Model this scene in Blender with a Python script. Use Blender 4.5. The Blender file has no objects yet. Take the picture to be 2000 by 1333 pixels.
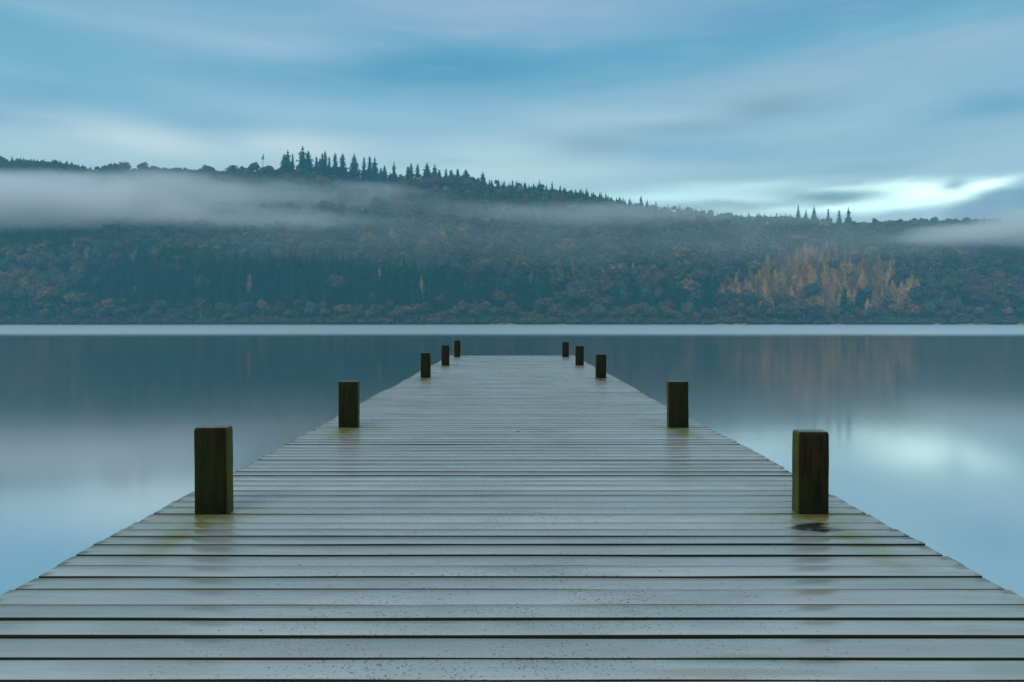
import bpy, math, random
import numpy as np
from mathutils import Vector
R = math.radians
rng = np.random.default_rng(7)
random.seed(7)
scene = bpy.context.scene
col = scene.collection

# ------------------------------------------------------------------ camera
F = 1333.0            # focal length in photo pixels (photo 2000 px wide)
HOR = 630.0           # horizon row
DECK = 0.93           # deck top above the water
CAMZ = 2.00
cam_d = bpy.data.cameras.new('camera')
cam = bpy.data.objects.new('camera', cam_d)
col.objects.link(cam)
cam.location = (0, 0, CAMZ)
cam.rotation_euler = (R(90), 0, 0)
cam_d.sensor_width = 36.0
cam_d.lens = 36.0 * F / 2000.0
cam_d.shift_y = -(666.5 - HOR) / 2000.0
cam_d.clip_start = 0.05
cam_d.clip_end = 8000
scene.camera = cam

scene.view_settings.view_transform = 'Standard'
scene.view_settings.look = 'None'
scene.view_settings.exposure = 0.0
scene.view_settings.gamma = 1.0
scene.cycles.volume_bounces = 3
scene.cycles.max_bounces = 8
scene.cycles.diffuse_bounces = 3
scene.cycles.glossy_bounces = 4
scene.cycles.volume_max_steps = 256
scene.cycles.caustics_reflective = False

def lin(r, g, b):
    f = lambda c: ((c / 255.0 + 0.055) / 1.055) ** 2.4 if c > 10 else c / 255.0 / 12.92
    return (f(r), f(g), f(b), 1.0)

# ------------------------------------------------------------------ node helper
class NT:
    def __init__(s, tree):
        s.t = tree; s.n = tree.nodes; s.l = tree.links
    def new(s, kind, **kw):
        n = s.n.new(kind)
        for k, v in kw.items(): setattr(n, k, v)
        return n
    def put(s, sock, v):
        if hasattr(v, 'node'): s.l.new(v, sock)
        elif v is not None: sock.default_value = v
    def m(s, op, a, b=None, c=None, clamp=False):
        n = s.n.new('ShaderNodeMath'); n.operation = op; n.use_clamp = clamp
        s.put(n.inputs[0], a)
        if b is not None: s.put(n.inputs[1], b)
        if c is not None: s.put(n.inputs[2], c)
        return n.outputs[0]
    def mix(s, f, a, b, mode='MIX'):
        n = s.n.new('ShaderNodeMix'); n.data_type = 'RGBA'; n.blend_type = mode
        s.put(n.inputs[0], f); s.put(n.inputs[6], a); s.put(n.inputs[7], b)
        return n.outputs[2]
    def smooth(s, v, a, b, lo=0.0, hi=1.0):
        n = s.n.new('ShaderNodeMapRange'); n.interpolation_type = 'SMOOTHSTEP'
        s.put(n.inputs[0], v); n.inputs[1].default_value = a; n.inputs[2].default_value = b
        n.inputs[3].default_value = lo; n.inputs[4].default_value = hi
        return n.outputs[0]
    def xyz(s, v):
        n = s.n.new('ShaderNodeSeparateXYZ'); s.put(n.inputs[0], v); return n.outputs
    def comb(s, x, y, z):
        n = s.n.new('ShaderNodeCombineXYZ')
        for i, v in enumerate((x, y, z)): s.put(n.inputs[i], v)
        return n.outputs[0]
    def noise(s, vec, scale=1.0, detail=2.0, rough=0.5, dist=0.0):
        n = s.n.new('ShaderNodeTexNoise')
        s.put(n.inputs['Vector'], vec); n.inputs['Scale'].default_value = scale
        n.inputs['Detail'].default_value = detail; n.inputs['Roughness'].default_value = rough
        n.inputs['Distortion'].default_value = dist
        return n.outputs['Fac']
    def vmul(s, v, k):
        n = s.n.new('ShaderNodeVectorMath'); n.operation = 'MULTIPLY'
        s.put(n.inputs[0], v); s.put(n.inputs[1], k); return n.outputs[0]
    def vadd(s, v, k):
        n = s.n.new('ShaderNodeVectorMath'); n.operation = 'ADD'
        s.put(n.inputs[0], v); s.put(n.inputs[1], k); return n.outputs[0]

# ------------------------------------------------------------------ world: overcast dusk sky with long streaks of cloud
world = bpy.data.worlds.new('World'); scene.world = world; world.use_nodes = True
w = NT(world.node_tree); w.n.clear()
SUN_EL, SUN_ROT = R(42), R(205)
d = w.new('ShaderNodeTexCoord').outputs['Generated']
dx, dy, dz = w.xyz(d)
az = w.m('ARCTAN2', dx, dy)                       # azimuth, 0 = along the jetty
hyp = w.m('SQRT', w.m('ADD', w.m('MULTIPLY', dx, dx), w.m('MULTIPLY', dy, dy)))
el = w.m('ARCTAN2', dz, hyp)
# soft warp so that no cloud is a plain ellipse
wv = w.comb(w.m('MULTIPLY', az, 3.0), w.m('MULTIPLY', el, 10.0), 0.0)
wn = w.noise(wv, 1.0, 3.0, 0.5)
wn2 = w.noise(w.vadd(wv, (7.3, 2.1, 5.0)), 1.0, 3.0, 0.5)
azw = w.m('ADD', az, w.m('MULTIPLY', w.m('SUBTRACT', wn, 0.5), 0.16))
elw = w.m('ADD', el, w.m('MULTIPLY', w.m('SUBTRACT', wn2, 0.5), 0.036))
azl = w.m('ADD', az, w.m('MULTIPLY', w.m('SUBTRACT', wn, 0.5), 0.10))
elx = w.noise(w.comb(w.m('MULTIPLY', az, 14.0), w.m('MULTIPLY', el, 40.0), 2.0), 1.0, 3.0, 0.5)
ell = w.m('ADD', el, w.m('MULTIPLY', w.m('SUBTRACT', elx, 0.5), 0.016))
ramp = w.new('ShaderNodeValToRGB'); ramp.color_ramp.interpolation = 'B_SPLINE'
stops = [(0.0, (175, 205, 218)), (0.165, (186, 216, 228)), (0.24, (172, 206, 222)), (0.31, (134, 186, 210)), (0.37, (116, 174, 204)),
         (0.45, (134, 182, 208)), (0.62, (170, 200, 222)), (0.85, (205, 226, 240)), (1.0, (212, 230, 242))]
e = ramp.color_ramp.elements
while len(e) < len(stops): e.new(0.5)
for i, (p, c) in enumerate(stops): e[i].position = p; e[i].color = lin(*c)
w.put(ramp.inputs[0], elw)
c = ramp.outputs[0]
def blob(c, px, py, rx, ry, color, amt, pw=1.0, tilt=0.0, A=None, E=None):
    a0 = math.atan((px - 1000) / F); k = math.cos(a0)
    e0 = math.atan((HOR - py) / F * k)
    sx = rx / F * k * k; sy = ry / F * k
    ua = w.m('SUBTRACT', A or azw, a0); ve = w.m('SUBTRACT', E or elw, e0)
    if tilt: ve = w.m('SUBTRACT', ve, w.m('MULTIPLY', ua, tilt))
    u = w.m('DIVIDE', ua, sx); v = w.m('DIVIDE', ve, sy)
    r2 = w.m('ADD', w.m('MULTIPLY', u, u), w.m('MULTIPLY', v, v))
    g = w.m('POWER', 2.718, w.m('MULTIPLY', w.m('POWER', r2, pw), -1.0))
    return w.mix(w.m('MULTIPLY', g, amt, clamp=True), c, lin(*color) if len(color) == 3 else color)
# streaky modulation, long in azimuth
sn = w.noise(w.comb(w.m('MULTIPLY', azw, 2.2), w.m('MULTIPLY', elw, 15.0), 3.7), 1.0, 3.0, 0.55)
c = w.mix(w.smooth(sn, 0.52, 0.74, 0, 0.4), c, lin(190, 216, 228))
c = w.mix(w.smooth(sn, 0.48, 0.28, 0, 0.28), c, lin(78, 146, 188))
SKY = [ # px, py, rx, ry, colour, amount, hardness, tilt
 (60, 70, 300, 70, (110, 176, 198), .6), (480, 85, 330, 42, (168, 202, 222), .85), (300, 30, 260, 26, (140, 186, 212), .5), (860, 145, 260, 46, (76, 152, 196), .85, 1, .1),
 (980, 16, 330, 36, (160, 188, 216), .8), (1600, 10, 420, 40, (108, 162, 204), .8), (1300, 105, 300, 24, (104, 168, 208), .7), (1180, 60, 200, 22, (146, 188, 214), .5),
 (160, 185, 330, 34, (112, 174, 206), .7), (1880, 95, 200, 32, (166, 200, 218), .8), (1560, 165, 300, 40, (168, 198, 214), .85), (1700, 130, 260, 20, (150, 188, 212), .6),
 (1480, 208, 110, 20, (120, 154, 174), .75), (1940, 205, 130, 36, (98, 160, 196), .7), (680, 225, 300, 32, (160, 204, 224), .8), (420, 150, 200, 20, (120, 176, 206), .5),
 (290, 272, 200, 38, (222, 238, 244), .95), (600, 285, 130, 28, (222, 238, 244), .85), (60, 285, 150, 20, (200, 224, 232), .8), (450, 240, 120, 18, (120, 180, 208), .5),
 (1135, 290, 95, 22, (128, 160, 180), .85), (1200, 240, 220, 30, (184, 212, 226), .8), (960, 300, 170, 30, (206, 232, 240), .8), (1000, 345, 380, 24, (212, 236, 242), .85), (1330, 300, 120, 22, (150, 196, 220), .7),
 (1330, 255, 120, 14, (128, 166, 184), .5), (1500, 300, 260, 24, (150, 192, 212), .6), (1560, 330, 420, 14, (164, 204, 218), .7), (1800, 270, 240, 26, (160, 196, 212), .7), (1900, 320, 120, 12, (176, 212, 222), .6)]
for s in SKY: c = blob(c, *s)
GAP = [   # the bright break in the cloud low over the right of the ridge, with dark scraps of cloud in it
 (1300, 388, 190, 17, (0.80, 1.20, 1.25, 1), .9, 1.0), (1440, 366, 120, 10, (0.80, 1.2, 1.2, 1), .6),
 (1690, 388, 320, 26, (1.5, 1.95, 1.85, 1), 1.0, 2.2), (1560, 412, 330, 12, (0.95, 1.4, 1.4, 1), .6),
 (1610, 386, 128, 14, (112, 150, 165), .92, 1.4), (1520, 380, 60, 9, (120, 160, 175), .5), (1420, 402, 110, 10, (140, 185, 200), .7), (1560, 400, 160, 7, (150, 195, 205), .5),
 (1985, 408, 150, 40, (140, 170, 192), 1.0, 3.0, .12), (2060, 400, 120, 60, (140, 170, 192), 1.0, 2.0), (1945, 357, 55, 9, (1.5, 1.9, 1.85, 1), .9, 1.2, .1), (1880, 356, 34, 12, (150, 190, 205), .8),
 (1988, 388, 30, 10, (150, 190, 208), .5), (1945, 428, 50, 7, (150, 190, 205), .6)]
for s_ in GAP: c = blob(c, *(list(s_) + [1.0, 0.0][len(s_) - 6:] if len(s_) < 8 else s_), azl, ell)
# unseen sky behind the camera dimmed, added to keep the post fronts dark
back = w.m('MULTIPLY', w.smooth(dy, 0.1, -0.5, 0, 0.85), w.smooth(el, 0.55, 0.15, 0.25, 1.0))
fn_ = w.noise(w.comb(w.m('MULTIPLY', azw, 5.0), w.m('MULTIPLY', elw, 34.0), 9.1), 1.0, 4.0, 0.6)      # fine cirrus fibre over everything
c = w.mix(w.smooth(fn_, .5, .75, 0, .13), c, lin(214, 232, 238)); c = w.mix(w.smooth(fn_, .5, .28, 0, .12), c, lin(84, 140, 176))
c = w.mix(back, c, (0.045, 0.06, 0.07, 1))
bg = w.new('ShaderNodeBackground'); w.put(bg.inputs[0], c); bg.inputs[1].default_value = 1.0
sky = w.new('ShaderNodeTexSky'); sky.sky_type = 'NISHITA'; sky.sun_disc = False
sky.sun_elevation = SUN_EL; sky.sun_rotation = SUN_ROT; sky.air_density = 1.5; sky.dust_density = 2.0
bg2 = w.new('ShaderNodeBackground'); w.put(bg2.inputs[0], sky.outputs[0]); bg2.inputs[1].default_value = 0.05
ms = w.new('ShaderNodeMixShader'); ms.inputs[0].default_value = 0.94      # thin clear air shows through the cloud
w.l.new(bg2.outputs[0], ms.inputs[1]); w.l.new(bg.outputs[0], ms.inputs[2])
w.l.new(ms.outputs[0], w.new('ShaderNodeOutputWorld').inputs[0])

sun_d = bpy.data.lights.new('sun', 'SUN'); sun_d.energy = 1.2; sun_d.angle = R(30); sun_d.color = (1.0, 0.97, 0.93)
sun = bpy.data.objects.new('sun', sun_d); col.objects.link(sun)
sdir = Vector((math.sin(SUN_ROT) * math.cos(SUN_EL), math.cos(SUN_ROT) * math.cos(SUN_EL), math.sin(SUN_EL)))
sun.rotation_euler = sdir.to_track_quat('Z', 'Y').to_euler(); sun.location = (0, 0, 400)

# ------------------------------------------------------------------ object helpers
def tag(o, label=None, cat=None, group=None, kind=None):
    if label: o['label'] = label
    if cat: o['category'] = cat
    if group: o['group'] = group
    if kind: o['kind'] = kind
    return o
def link(o, parent=None):
    col.objects.link(o)
    if parent is not None: o.parent = parent
    return o
def mesh_np(name, V, Fc, mats=(), smooth=False, mi=None, N=None):
    """V (n,3) array, Fc (m,k) array of equal-size faces"""
    me = bpy.data.meshes.new(name)
    V = np.asarray(V, dtype=np.float32); Fc = np.asarray(Fc, dtype=np.int32)
    k = Fc.shape[1]
    me.vertices.add(len(V)); me.vertices.foreach_set('co', V.ravel())
    me.loops.add(Fc.size); me.loops.foreach_set('vertex_index', Fc.ravel())
    me.polygons.add(len(Fc)); me.polygons.foreach_set('loop_start', np.arange(0, Fc.size, k, dtype=np.int32))
    me.polygons.foreach_set('loop_total', np.full(len(Fc), k, dtype=np.int32))
    if mi is not None: me.polygons.foreach_set('material_index', np.asarray(mi, dtype=np.int32))
    me.update(calc_edges=True); me.validate()
    if smooth: me.polygons.foreach_set('use_smooth', np.ones(len(Fc), dtype=bool))
    for m in mats: me.materials.append(m)
    if N is not None:
        me.polygons.foreach_set('use_smooth', np.ones(len(Fc), dtype=bool))
        me.normals_split_custom_set_from_vertices(np.asarray(N, dtype=np.float32))
    return me
def mat(name):
    m = bpy.data.materials.new(name); m.use_nodes = True
    t = NT(m.node_tree); b = t.n['Principled BSDF']
    return m, t, b

# ------------------------------------------------------------------ hill terrain
SHORE, RIDGE = 592.0, 900.0
SIL = [(-900, 330), (-200, 303), (0, 302), (60, 300), (120, 303), (190, 319), (240, 324), (300, 322), (350, 322), (430, 324), (500, 324), (540, 323),
       (600, 330), (700, 341), (760, 346), (820, 343), (880, 342), (930, 343), (960, 348), (1050, 353), (1120, 363), (1200, 380), (1250, 393),
       (1300, 399), (1350, 402), (1420, 410), (1480, 408), (1540, 408), (1590, 417), (1640, 429), (1680, 425), (1760, 421), (1850, 421),
       (1900, 426), (1960, 434), (2000, 443), (2200, 470), (2900, 500)]
sx_, sy_ = np.array(SIL, dtype=float).T
def shore_y(X): return SHORE + 9 * np.sin(X / 170.0 + 1) + 4 * np.sin(X / 47.0)
def ridge_y(X): return RIDGE + 25 * np.sin(X / 210.0) + 10 * np.sin(X / 60.0 + 2)
def hnoise(X, Y):
    return (np.sin(X / 61.0 + Y / 83.0) * 3.5 + np.sin(X / 29.0 - Y / 41.0 + 1.3) * 2.2 + np.sin(X / 97.0 + 4) * np.cos(Y / 53.0) * 4 +
            np.sin(X / 14.0 + Y / 19.0) * 0.9)
def ground(X, Y):
    X = np.asarray(X, float); Y = np.asarray(Y, float)
    S, Rg = shore_y(X), ridge_y(X)
    px = X / Rg * F + 1000
    top = (HOR - (np.interp(px, sx_, sy_) + 19)) / F * Rg + CAMZ
    t = (Y - S) / (Rg - S)
    tc = np.clip(t, 0, 1)
    prof = 0.50 * tc + 0.50 * (tc * tc * (3 - 2 * tc)) ** 0.85
    z = top * prof + hnoise(X, Y) * np.clip(4 * tc * (1 - tc), 0, 1) + 0.5
    z = np.where(t > 1, top - (Y - Rg) * 0.28 + 0.5, z)
    z = np.where(t < 0, 0.5 + (Y - S) * 0.25, z)
    return np.maximum(z, -1.2)
xs = np.linspace(-1400, 1400, 401); ys = np.concatenate([np.linspace(560, 920, 121), np.linspace(930, 1180, 20)])
GX, GY = np.meshgrid(xs, ys); GZ = ground(GX, GY)
nx, ny = len(xs), len(ys)
idx = np.arange(nx * ny).reshape(ny, nx)
quads = np.stack([idx[:-1, :-1], idx[:-1, 1:], idx[1:, 1:], idx[1:, :-1]], -1).reshape(-1, 4)
m_g, t, b = mat('forest_floor')
tc = t.new('ShaderNodeTexCoord').outputs['Object']
n1 = t.noise(tc, 0.03, 5, 0.6)
cc = t.mix(t.smooth(n1, 0.35, 0.65), (0.03, 0.032, 0.02, 1), (0.055, 0.038, 0.025, 1))
gz = t.xyz(tc)[2]
cc = t.mix(t.smooth(gz, 1.4, 0.4), cc, (0.05, 0.045, 0.035, 1))
t.put(b.inputs['Base Color'], cc); b.inputs['Roughness'].default_value = 0.95; b.inputs['Specular IOR Level'].default_value = 0.1
hill = link(bpy.data.objects.new('hillside', mesh_np('hillside', np.stack([GX, GY, GZ], -1).reshape(-1, 3), quads, [m_g], True)))
tag(hill, 'long wooded hillside rising from the far lake shore', 'hill', kind='structure')

# ------------------------------------------------------------------ water
m_w, t, b = mat('lake_water'); t.n.remove(b)
geo = t.new('ShaderNodeNewGeometry').outputs['Position']
wx, wy, wz = t.xyz(geo)
edge = t.noise(t.vmul(geo, (0.004, 0.02, 0)), 1.0, 2.0)
ym = t.m('ADD', wy, t.m('MULTIPLY', t.m('SUBTRACT', edge, 0.5), 10.0))
ripple = t.smooth(ym, 88.0, 135.0)                                 # the breeze reaches the water beyond the sheltered bay
far = t.smooth(wy, 440.0, 580.0)
rough = t.m('ADD', t.m('MULTIPLY', ripple, 0.22), 0.105)
soft = t.noise(t.vmul(geo, (0.05, 0.03, 0)), 1.0, 3.0)
rough = t.m('ADD', rough, t.m('MULTIPLY', t.m('SUBTRACT', soft, 0.5), 0.03))
gl = t.new('ShaderNodeBsdfGlossy'); gl.distribution = 'MULTI_GGX'; gl.inputs['Color'].default_value = (0.93, 0.91, 0.91, 1)
t.put(gl.inputs['Roughness'], rough)
bp = t.new('ShaderNodeBump'); bp.inputs['Strength'].default_value = 0.05; bp.inputs['Distance'].default_value = 0.02
t.put(bp.inputs['Height'], t.noise(t.vmul(geo, (0.35, 0.9, 0)), 1.0, 3.0)); t.put(gl.inputs['Normal'], bp.outputs[0])
df = t.new('ShaderNodeBsdfDiffuse'); df.inputs['Color'].default_value = (0.012, 0.04, 0.05, 1)
mx = t.new('ShaderNodeMixShader'); mx.inputs[0].default_value = 0.93
t.l.new(df.outputs[0], mx.inputs[1]); t.l.new(gl.outputs[0], mx.inputs[2]); t.l.new(mx.outputs[0], t.n['Material Output'].inputs[0])
wm = mesh_np('water', [(-1390, -90, 0), (1390, -90, 0), (1390, 640, 0), (-1390, 640, 0)], [(0, 1, 2, 3)], [m_w])
tag(link(bpy.data.objects.new('water', wm)), 'calm silky lake water with a pale rippled band along the far shore', 'lake', kind='structure')

# ------------------------------------------------------------------ tree prototypes (unit: metres, base at z=0)
def tri_cards(P, Nn, size, rg, loose=0.55):
    """one ragged triangle of foliage per point, facing roughly outward"""
    n = len(P)
    m_ = Nn + rg.normal(size=(n, 3)) * loose; m_ /= np.linalg.norm(m_, axis=1)[:, None]
    a = np.cross(m_, rg.normal(size=(n, 3))); a /= np.linalg.norm(a, axis=1)[:, None] + 1e-9
    b_ = np.cross(m_, a)
    s = (size * rg.uniform(0.6, 1.3, n))[:, None]; k = rg.uniform(.5, .9, (n, 1))
    V = np.stack([P + a * s, P - a * s * 0.6 + b_ * s * k, P - a * s * 0.6 - b_ * s * k], 1).reshape(-1, 3)
    return V, np.arange(3 * n).reshape(n, 3)
def broad(seed, H, W, n, card, base=0.25):
    rg = np.random.default_rng(seed)
    K = 24
    th = rg.uniform(0, 2 * np.pi, K); ph = np.arccos(rg.uniform(-0.35, 1, K))
    rr = rg.uniform(0.3, 0.74, K)
    hz = H * (1 - base) / 2
    C = np.stack([np.sin(ph) * np.cos(th) * W / 2 * rr, np.sin(ph) * np.sin(th) * W / 2 * rr, np.cos(ph) * hz * rr + H * base + hz], 1)
    rad = rg.uniform(0.26, 0.44, K) * W / 2
    k = rg.integers(0, K, n)
    u = rg.normal(size=(n, 3)); u /= np.linalg.norm(u, axis=1)[:, None]; u[:, 2] = np.where(u[:, 2] < -0.2, -u[:, 2], u[:, 2])
    P = C[k] + u * (rad[k] * rg.uniform(0.75, 1.08, n))[:, None]
    cen = np.array([0, 0, H * .5]); g_ = P - cen; g_ /= np.linalg.norm(g_, axis=1)[:, None]
    Nn = u * .75 + g_ * .5 + (0, 0, .2); Nn /= np.linalg.norm(Nn, axis=1)[:, None]
    V, Ff = tri_cards(P, Nn, card, rg)
    return V, Ff, np.repeat(Nn, 3, 0)
def conifer(seed, H, W, n, card, base=0.12, pw=0.85, gap=0.25, ragged=0.25, soft=.4):
    rg = np.random.default_rng(seed)
    whorls = int(H / 1.05)
    lev = (np.linspace(0, 1, whorls) + rg.uniform(-.5, .5, whorls) / whorls).clip(0, 1) * (1 - base) + base
    wr = 1 + rg.normal(size=whorls) * ragged
    prob = ((1 - lev) * np.clip(wr, 0.3, 1.6) + 0.05); prob /= prob.sum()
    k = rg.choice(whorls, n, p=prob)
    nb = 9
    br = rg.integers(0, nb, n); boff = rg.uniform(0, 6.28, whorls)
    th = br * 2 * np.pi / nb + boff[k] + rg.normal(size=n) * 0.12
    keep_r = rg.uniform(0.6, 1.15, (whorls, nb))[k, br]
    missing = (rg.uniform(0, 1, (whorls, nb)) < gap)[k, br]
    keep_r = np.where(missing, keep_r * 0.45, keep_r)
    t_ = (lev[k] - base) / (1 - base)
    Rm = W / 2 * (1 - t_) ** pw * np.clip(wr[k], 0.45, 1.5) * keep_r * np.clip(t_ / 0.10 + 0.55, 0, 1) + 0.15
    r = Rm * np.sqrt(rg.uniform(0.02, 1, n))
    z = lev[k] * H - (r * 0.34) + rg.normal(size=n) * (.32 + .10 * W * (1 - t_) * soft)
    P = np.stack([r * np.cos(th), r * np.sin(th), z], 1)
    Nn = np.stack([np.cos(th), np.sin(th), .45 + .3 * np.sin(k * 2.7)], 1); Nn /= np.linalg.norm(Nn, axis=1)[:, None]
    Vv, Ff = tri_cards(P, Nn, card * (0.5 + 0.65 * (1 - t_)), rg, .6)
    s = np.array([[0, 0, H * 1.01], [0.18, 0, H * 0.9], [-0.16, 0.1, H * 0.9], [0, -0.2, H * 0.9]])
    Nn = np.vstack([np.repeat(Nn, 3, 0), [[0, 0, 1], [1, 0, 0], [-1, 0, 0], [0, -1, 0]]])
    Ff = np.vstack([Ff, np.array([[0, 1, 2], [0, 2, 3], [0, 3, 1]]) + len(Vv)]); Vv = np.vstack([Vv, s])
    return Vv, Ff, Nn
def trunk_np(H, r0, seed=0, limbs=0, W=6):
    rg = np.random.default_rng(seed)
    V, Fq = [], []
    def tube(pts, rads, k=6):
        o = len(V)
        for p, r_ in zip(pts, rads):
            for j in range(k): V.append((p[0] + r_ * math.cos(j * 2 * math.pi / k), p[1] + r_ * math.sin(j * 2 * math.pi / k), p[2]))
        for i in range(len(pts) - 1):
            for j in range(k): Fq.append((o + i * k + j, o + i * k + (j + 1) % k, o + (i + 1) * k + (j + 1) % k, o + (i + 1) * k + j))
    lean = rg.normal(size=2) * 0.02 * H
    tube([(0, 0, -0.8), (0, 0, H * 0.05), (lean[0] * .5, lean[1] * .5, H * 0.5), (lean[0], lean[1], H * 0.96)], [r0 * 1.4, r0, r0 * 0.65, 0.04])
    for i in range(limbs):
        a = rg.uniform(0, 6.28); z = H * rg.uniform(0.3, 0.65); l = W * rg.uniform(0.3, 0.48)
        s0 = (lean[0] * .5, lean[1] * .5, z)
        tube([s0, (s0[0] + math.cos(a) * l * .5, s0[1] + math.sin(a) * l * .5, z + l * .45), (s0[0] + math.cos(a) * l, s0[1] + math.sin(a) * l, z + l * 1.1)],
             [r0 * 0.45, r0 * 0.3, 0.04], 5)
    return np.array(V), np.array(Fq)

# foliage: colour comes from the object's own colour, a little different on every tree
def foliage_mat(name, attr):
    m, t, b = mat(name)
    if attr:
        a = t.new('ShaderNodeAttribute'); a.attribute_name = 'leaf_colour'; base = a.outputs['Color']
    else:
        base = t.new('ShaderNodeObjectInfo').outputs['Color']
    p = t.new('ShaderNodeNewGeometry').outputs['Position']
    n = t.noise(p, 0.35, 3.0, 0.6)
    k = t.smooth(n, 0.25, 0.75, 0.7, 1.35)
    cc = t.mix(1.0, base, t.comb(k, k, k), 'MULTIPLY')
    t.put(b.inputs['Base Color'], cc); b.inputs['Roughness'].default_value = 0.9; b.inputs['Specular IOR Level'].default_value = 0.1
    return m
M_leaf, M_wood_leaf = foliage_mat('leaves', False), foliage_mat('woodland_leaves', True)
def bark_mat(name, c1, c2):
    m, t, b = mat(name)
    p = t.new('ShaderNodeNewGeometry').outputs['Position']
    t.put(b.inputs['Base Color'], t.mix(t.smooth(t.noise(t.vmul(p, (3, 3, 0.6)), 1, 3), .35, .65), c1, c2)); b.inputs['Roughness'].default_value = 0.9
    return m
M_bark = bark_mat('bark', (0.045, 0.038, 0.03, 1), (0.09, 0.075, 0.06, 1))
M_pale = bark_mat('pale_bark', (0.22, 0.22, 0.2, 1), (0.4, 0.4, 0.37, 1))
COL = {   # name: (label words, base colour)
 'spruce': [('dark green', (0.006, 0.048, 0.036)), ('deep teal green', (0.004, 0.040, 0.038)), ('mid green', (0.018, 0.066, 0.042))],
 'larch': [('orange', (0.52, 0.265, 0.10)), ('golden', (0.54, 0.34, 0.105)), ('faded russet', (0.30, 0.17, 0.11))],
 'broadleaf': [('bare brown', (0.155, 0.088, 0.062)), ('grey green', (0.092, 0.102, 0.078)), ('olive', (0.135, 0.125, 0.065)),
               ('purple brown', (0.12, 0.075, 0.078)), ('rusty', (0.28, 0.145, 0.08))]}
PRO = {'spruce': [(conifer, dict(H=28, W=11, soft=.7)), (conifer, dict(H=31, W=9.5, soft=.6)), (conifer, dict(H=23, W=10.5, soft=.8)), (conifer, dict(H=27, W=12.5, gap=.4, soft=.7))],
       'larch': [(conifer, dict(H=20, W=13, pw=.62, ragged=.12, soft=1.3, gap=.15)), (conifer, dict(H=22, W=14, pw=.55, ragged=.14, soft=1.4, gap=.2)), (conifer, dict(H=18, W=12, pw=.7, ragged=.14, soft=1.2, gap=.15))],
       'broadleaf': [(broad, dict(H=16, W=13, base=.15)), (broad, dict(H=18, W=11.5, base=.15)), (broad, dict(H=14, W=12.5, base=.12)), (broad, dict(H=16.5, W=15, base=.15))]}
protos, lods = {}, {}
for kd, lst in PRO.items():
    protos[kd], lods[kd] = [], []
    for i, (fn, kw) in enumerate(lst):
        if fn is broad:
            V, Ff, Nn = fn(100 + i, n=3200, card=0.50, **kw); v2, f2, n2 = fn(100 + i, n=1000, card=.85, **kw)
            tv, tf = trunk_np(kw['H'] * .8, 0.28, i, 5, kw['W'])
        else:
            V, Ff, Nn = fn(200 + i + 10 * (kd == 'larch'), n=2600, card=0.62, **kw); v2, f2, n2 = fn(200 + i + 10 * (kd == 'larch'), n=800, card=1.05, **kw)
            tv, tf = trunk_np(kw['H'] * .95, 0.26, i)
        cm = mesh_np('crown', V, Ff, [M_leaf], N=Nn); tm = mesh_np('trunk', tv, tf, [M_bark]); pm = mesh_np('trunk', tv, tf, [M_pale])
        protos[kd].append((cm, tm, pm, kw['H'])); lods[kd].append((v2, f2, n2))
lods['shrub'] = [broad(300 + i, n=300, card=.55, H=4.5, W=6.5, base=0.0) for i in range(3)]
COL['shrub'] = [('brown', (.13, .08, .06)), ('olive', (.12, .12, .05)), ('grey green', (.10, .11, .06))]

def plant(name, kd, pi, X, Y, z, s, sz, rot, colour, label, cat, group, pale=False):
    cm, tm, pm, H = protos[kd][pi]
    root = link(bpy.data.objects.new(name, None)); root.empty_display_size = 1
    root.location = (X, Y, z); root.rotation_euler = (0, 0, rot); root.scale = (s, s, sz)
    tag(root, label, cat, group)
    o = link(bpy.data.objects.new('crown', cm), root); o.color = (*colour, 1)
    link(bpy.data.objects.new('trunk', pm if pale else tm), root)
    return root
def vary(c, rg, a=0.27):
    k = rg.uniform(1 - a, 1 + a); return tuple(float(np.clip(x * k * rg.uniform(.93, 1.07), 0, 1)) for x in c)

# ------------------------------------------------------------------ what grows where on the hill
def scatter(step0, grow):
    out = []; Yv = 578.0
    while Yv < 925:
        step = step0 + (Yv - 596) * grow
        n = int(2 * 1.12 * Yv / step)
        X = (np.arange(n) - n / 2) * step + rng.uniform(-.42, .42, n) * step
        out.append(np.stack([X, Yv + rng.uniform(-.4, .4, n) * step], 1)); Yv += step * 0.92
    return np.vstack(out)
pa, pb = scatter(12.0, .008), scatter(8.0, .004)
fine = np.r_[np.zeros(len(pa), bool), np.ones(len(pb), bool)]
pts = np.vstack([pa, pb])
Z = ground(pts[:, 0], pts[:, 1])
S_ = shore_y(pts[:, 0]); Rg_ = ridge_y(pts[:, 0])
ok = (pts[:, 1] > S_ + .5) & (pts[:, 1] < Rg_ + 14)
pts, Z, S_, Rg_, fine = pts[ok], Z[ok], S_[ok], Rg_[ok], fine[ok]
PX = pts[:, 0] / pts[:, 1] * F + 1000; PY = HOR - (Z - CAMZ) / pts[:, 1] * F
u1, u2, u3 = rng.uniform(size=(3, len(pts)))
patch = np.sin(pts[:, 0] / 23.0 + 2 * np.sin(pts[:, 1] / 31)) + np.sin(pts[:, 1] / 17.0 + pts[:, 0] / 60)     # natural clumps
kinds = np.zeros(len(pts), int)              # 0 broadleaf 1 spruce 2 larch 3 ridge plantation spruce
ltop = np.interp(PX, [1385, 1400, 1480, 1540, 1620, 1700, 1760, 1800, 1815], [640, 570, 535, 505, 490, 505, 535, 570, 640])
lbot = np.interp(PX, [1390, 1450, 1600, 1700, 1800], [608, 612, 615, 612, 606])
kinds[(PY > ltop) & (PY < lbot) & (PX > 1388) & (PX < 1812) & (u1 < np.clip(.50 + (PY - ltop) / 90., .4, .9))] = 2
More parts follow.
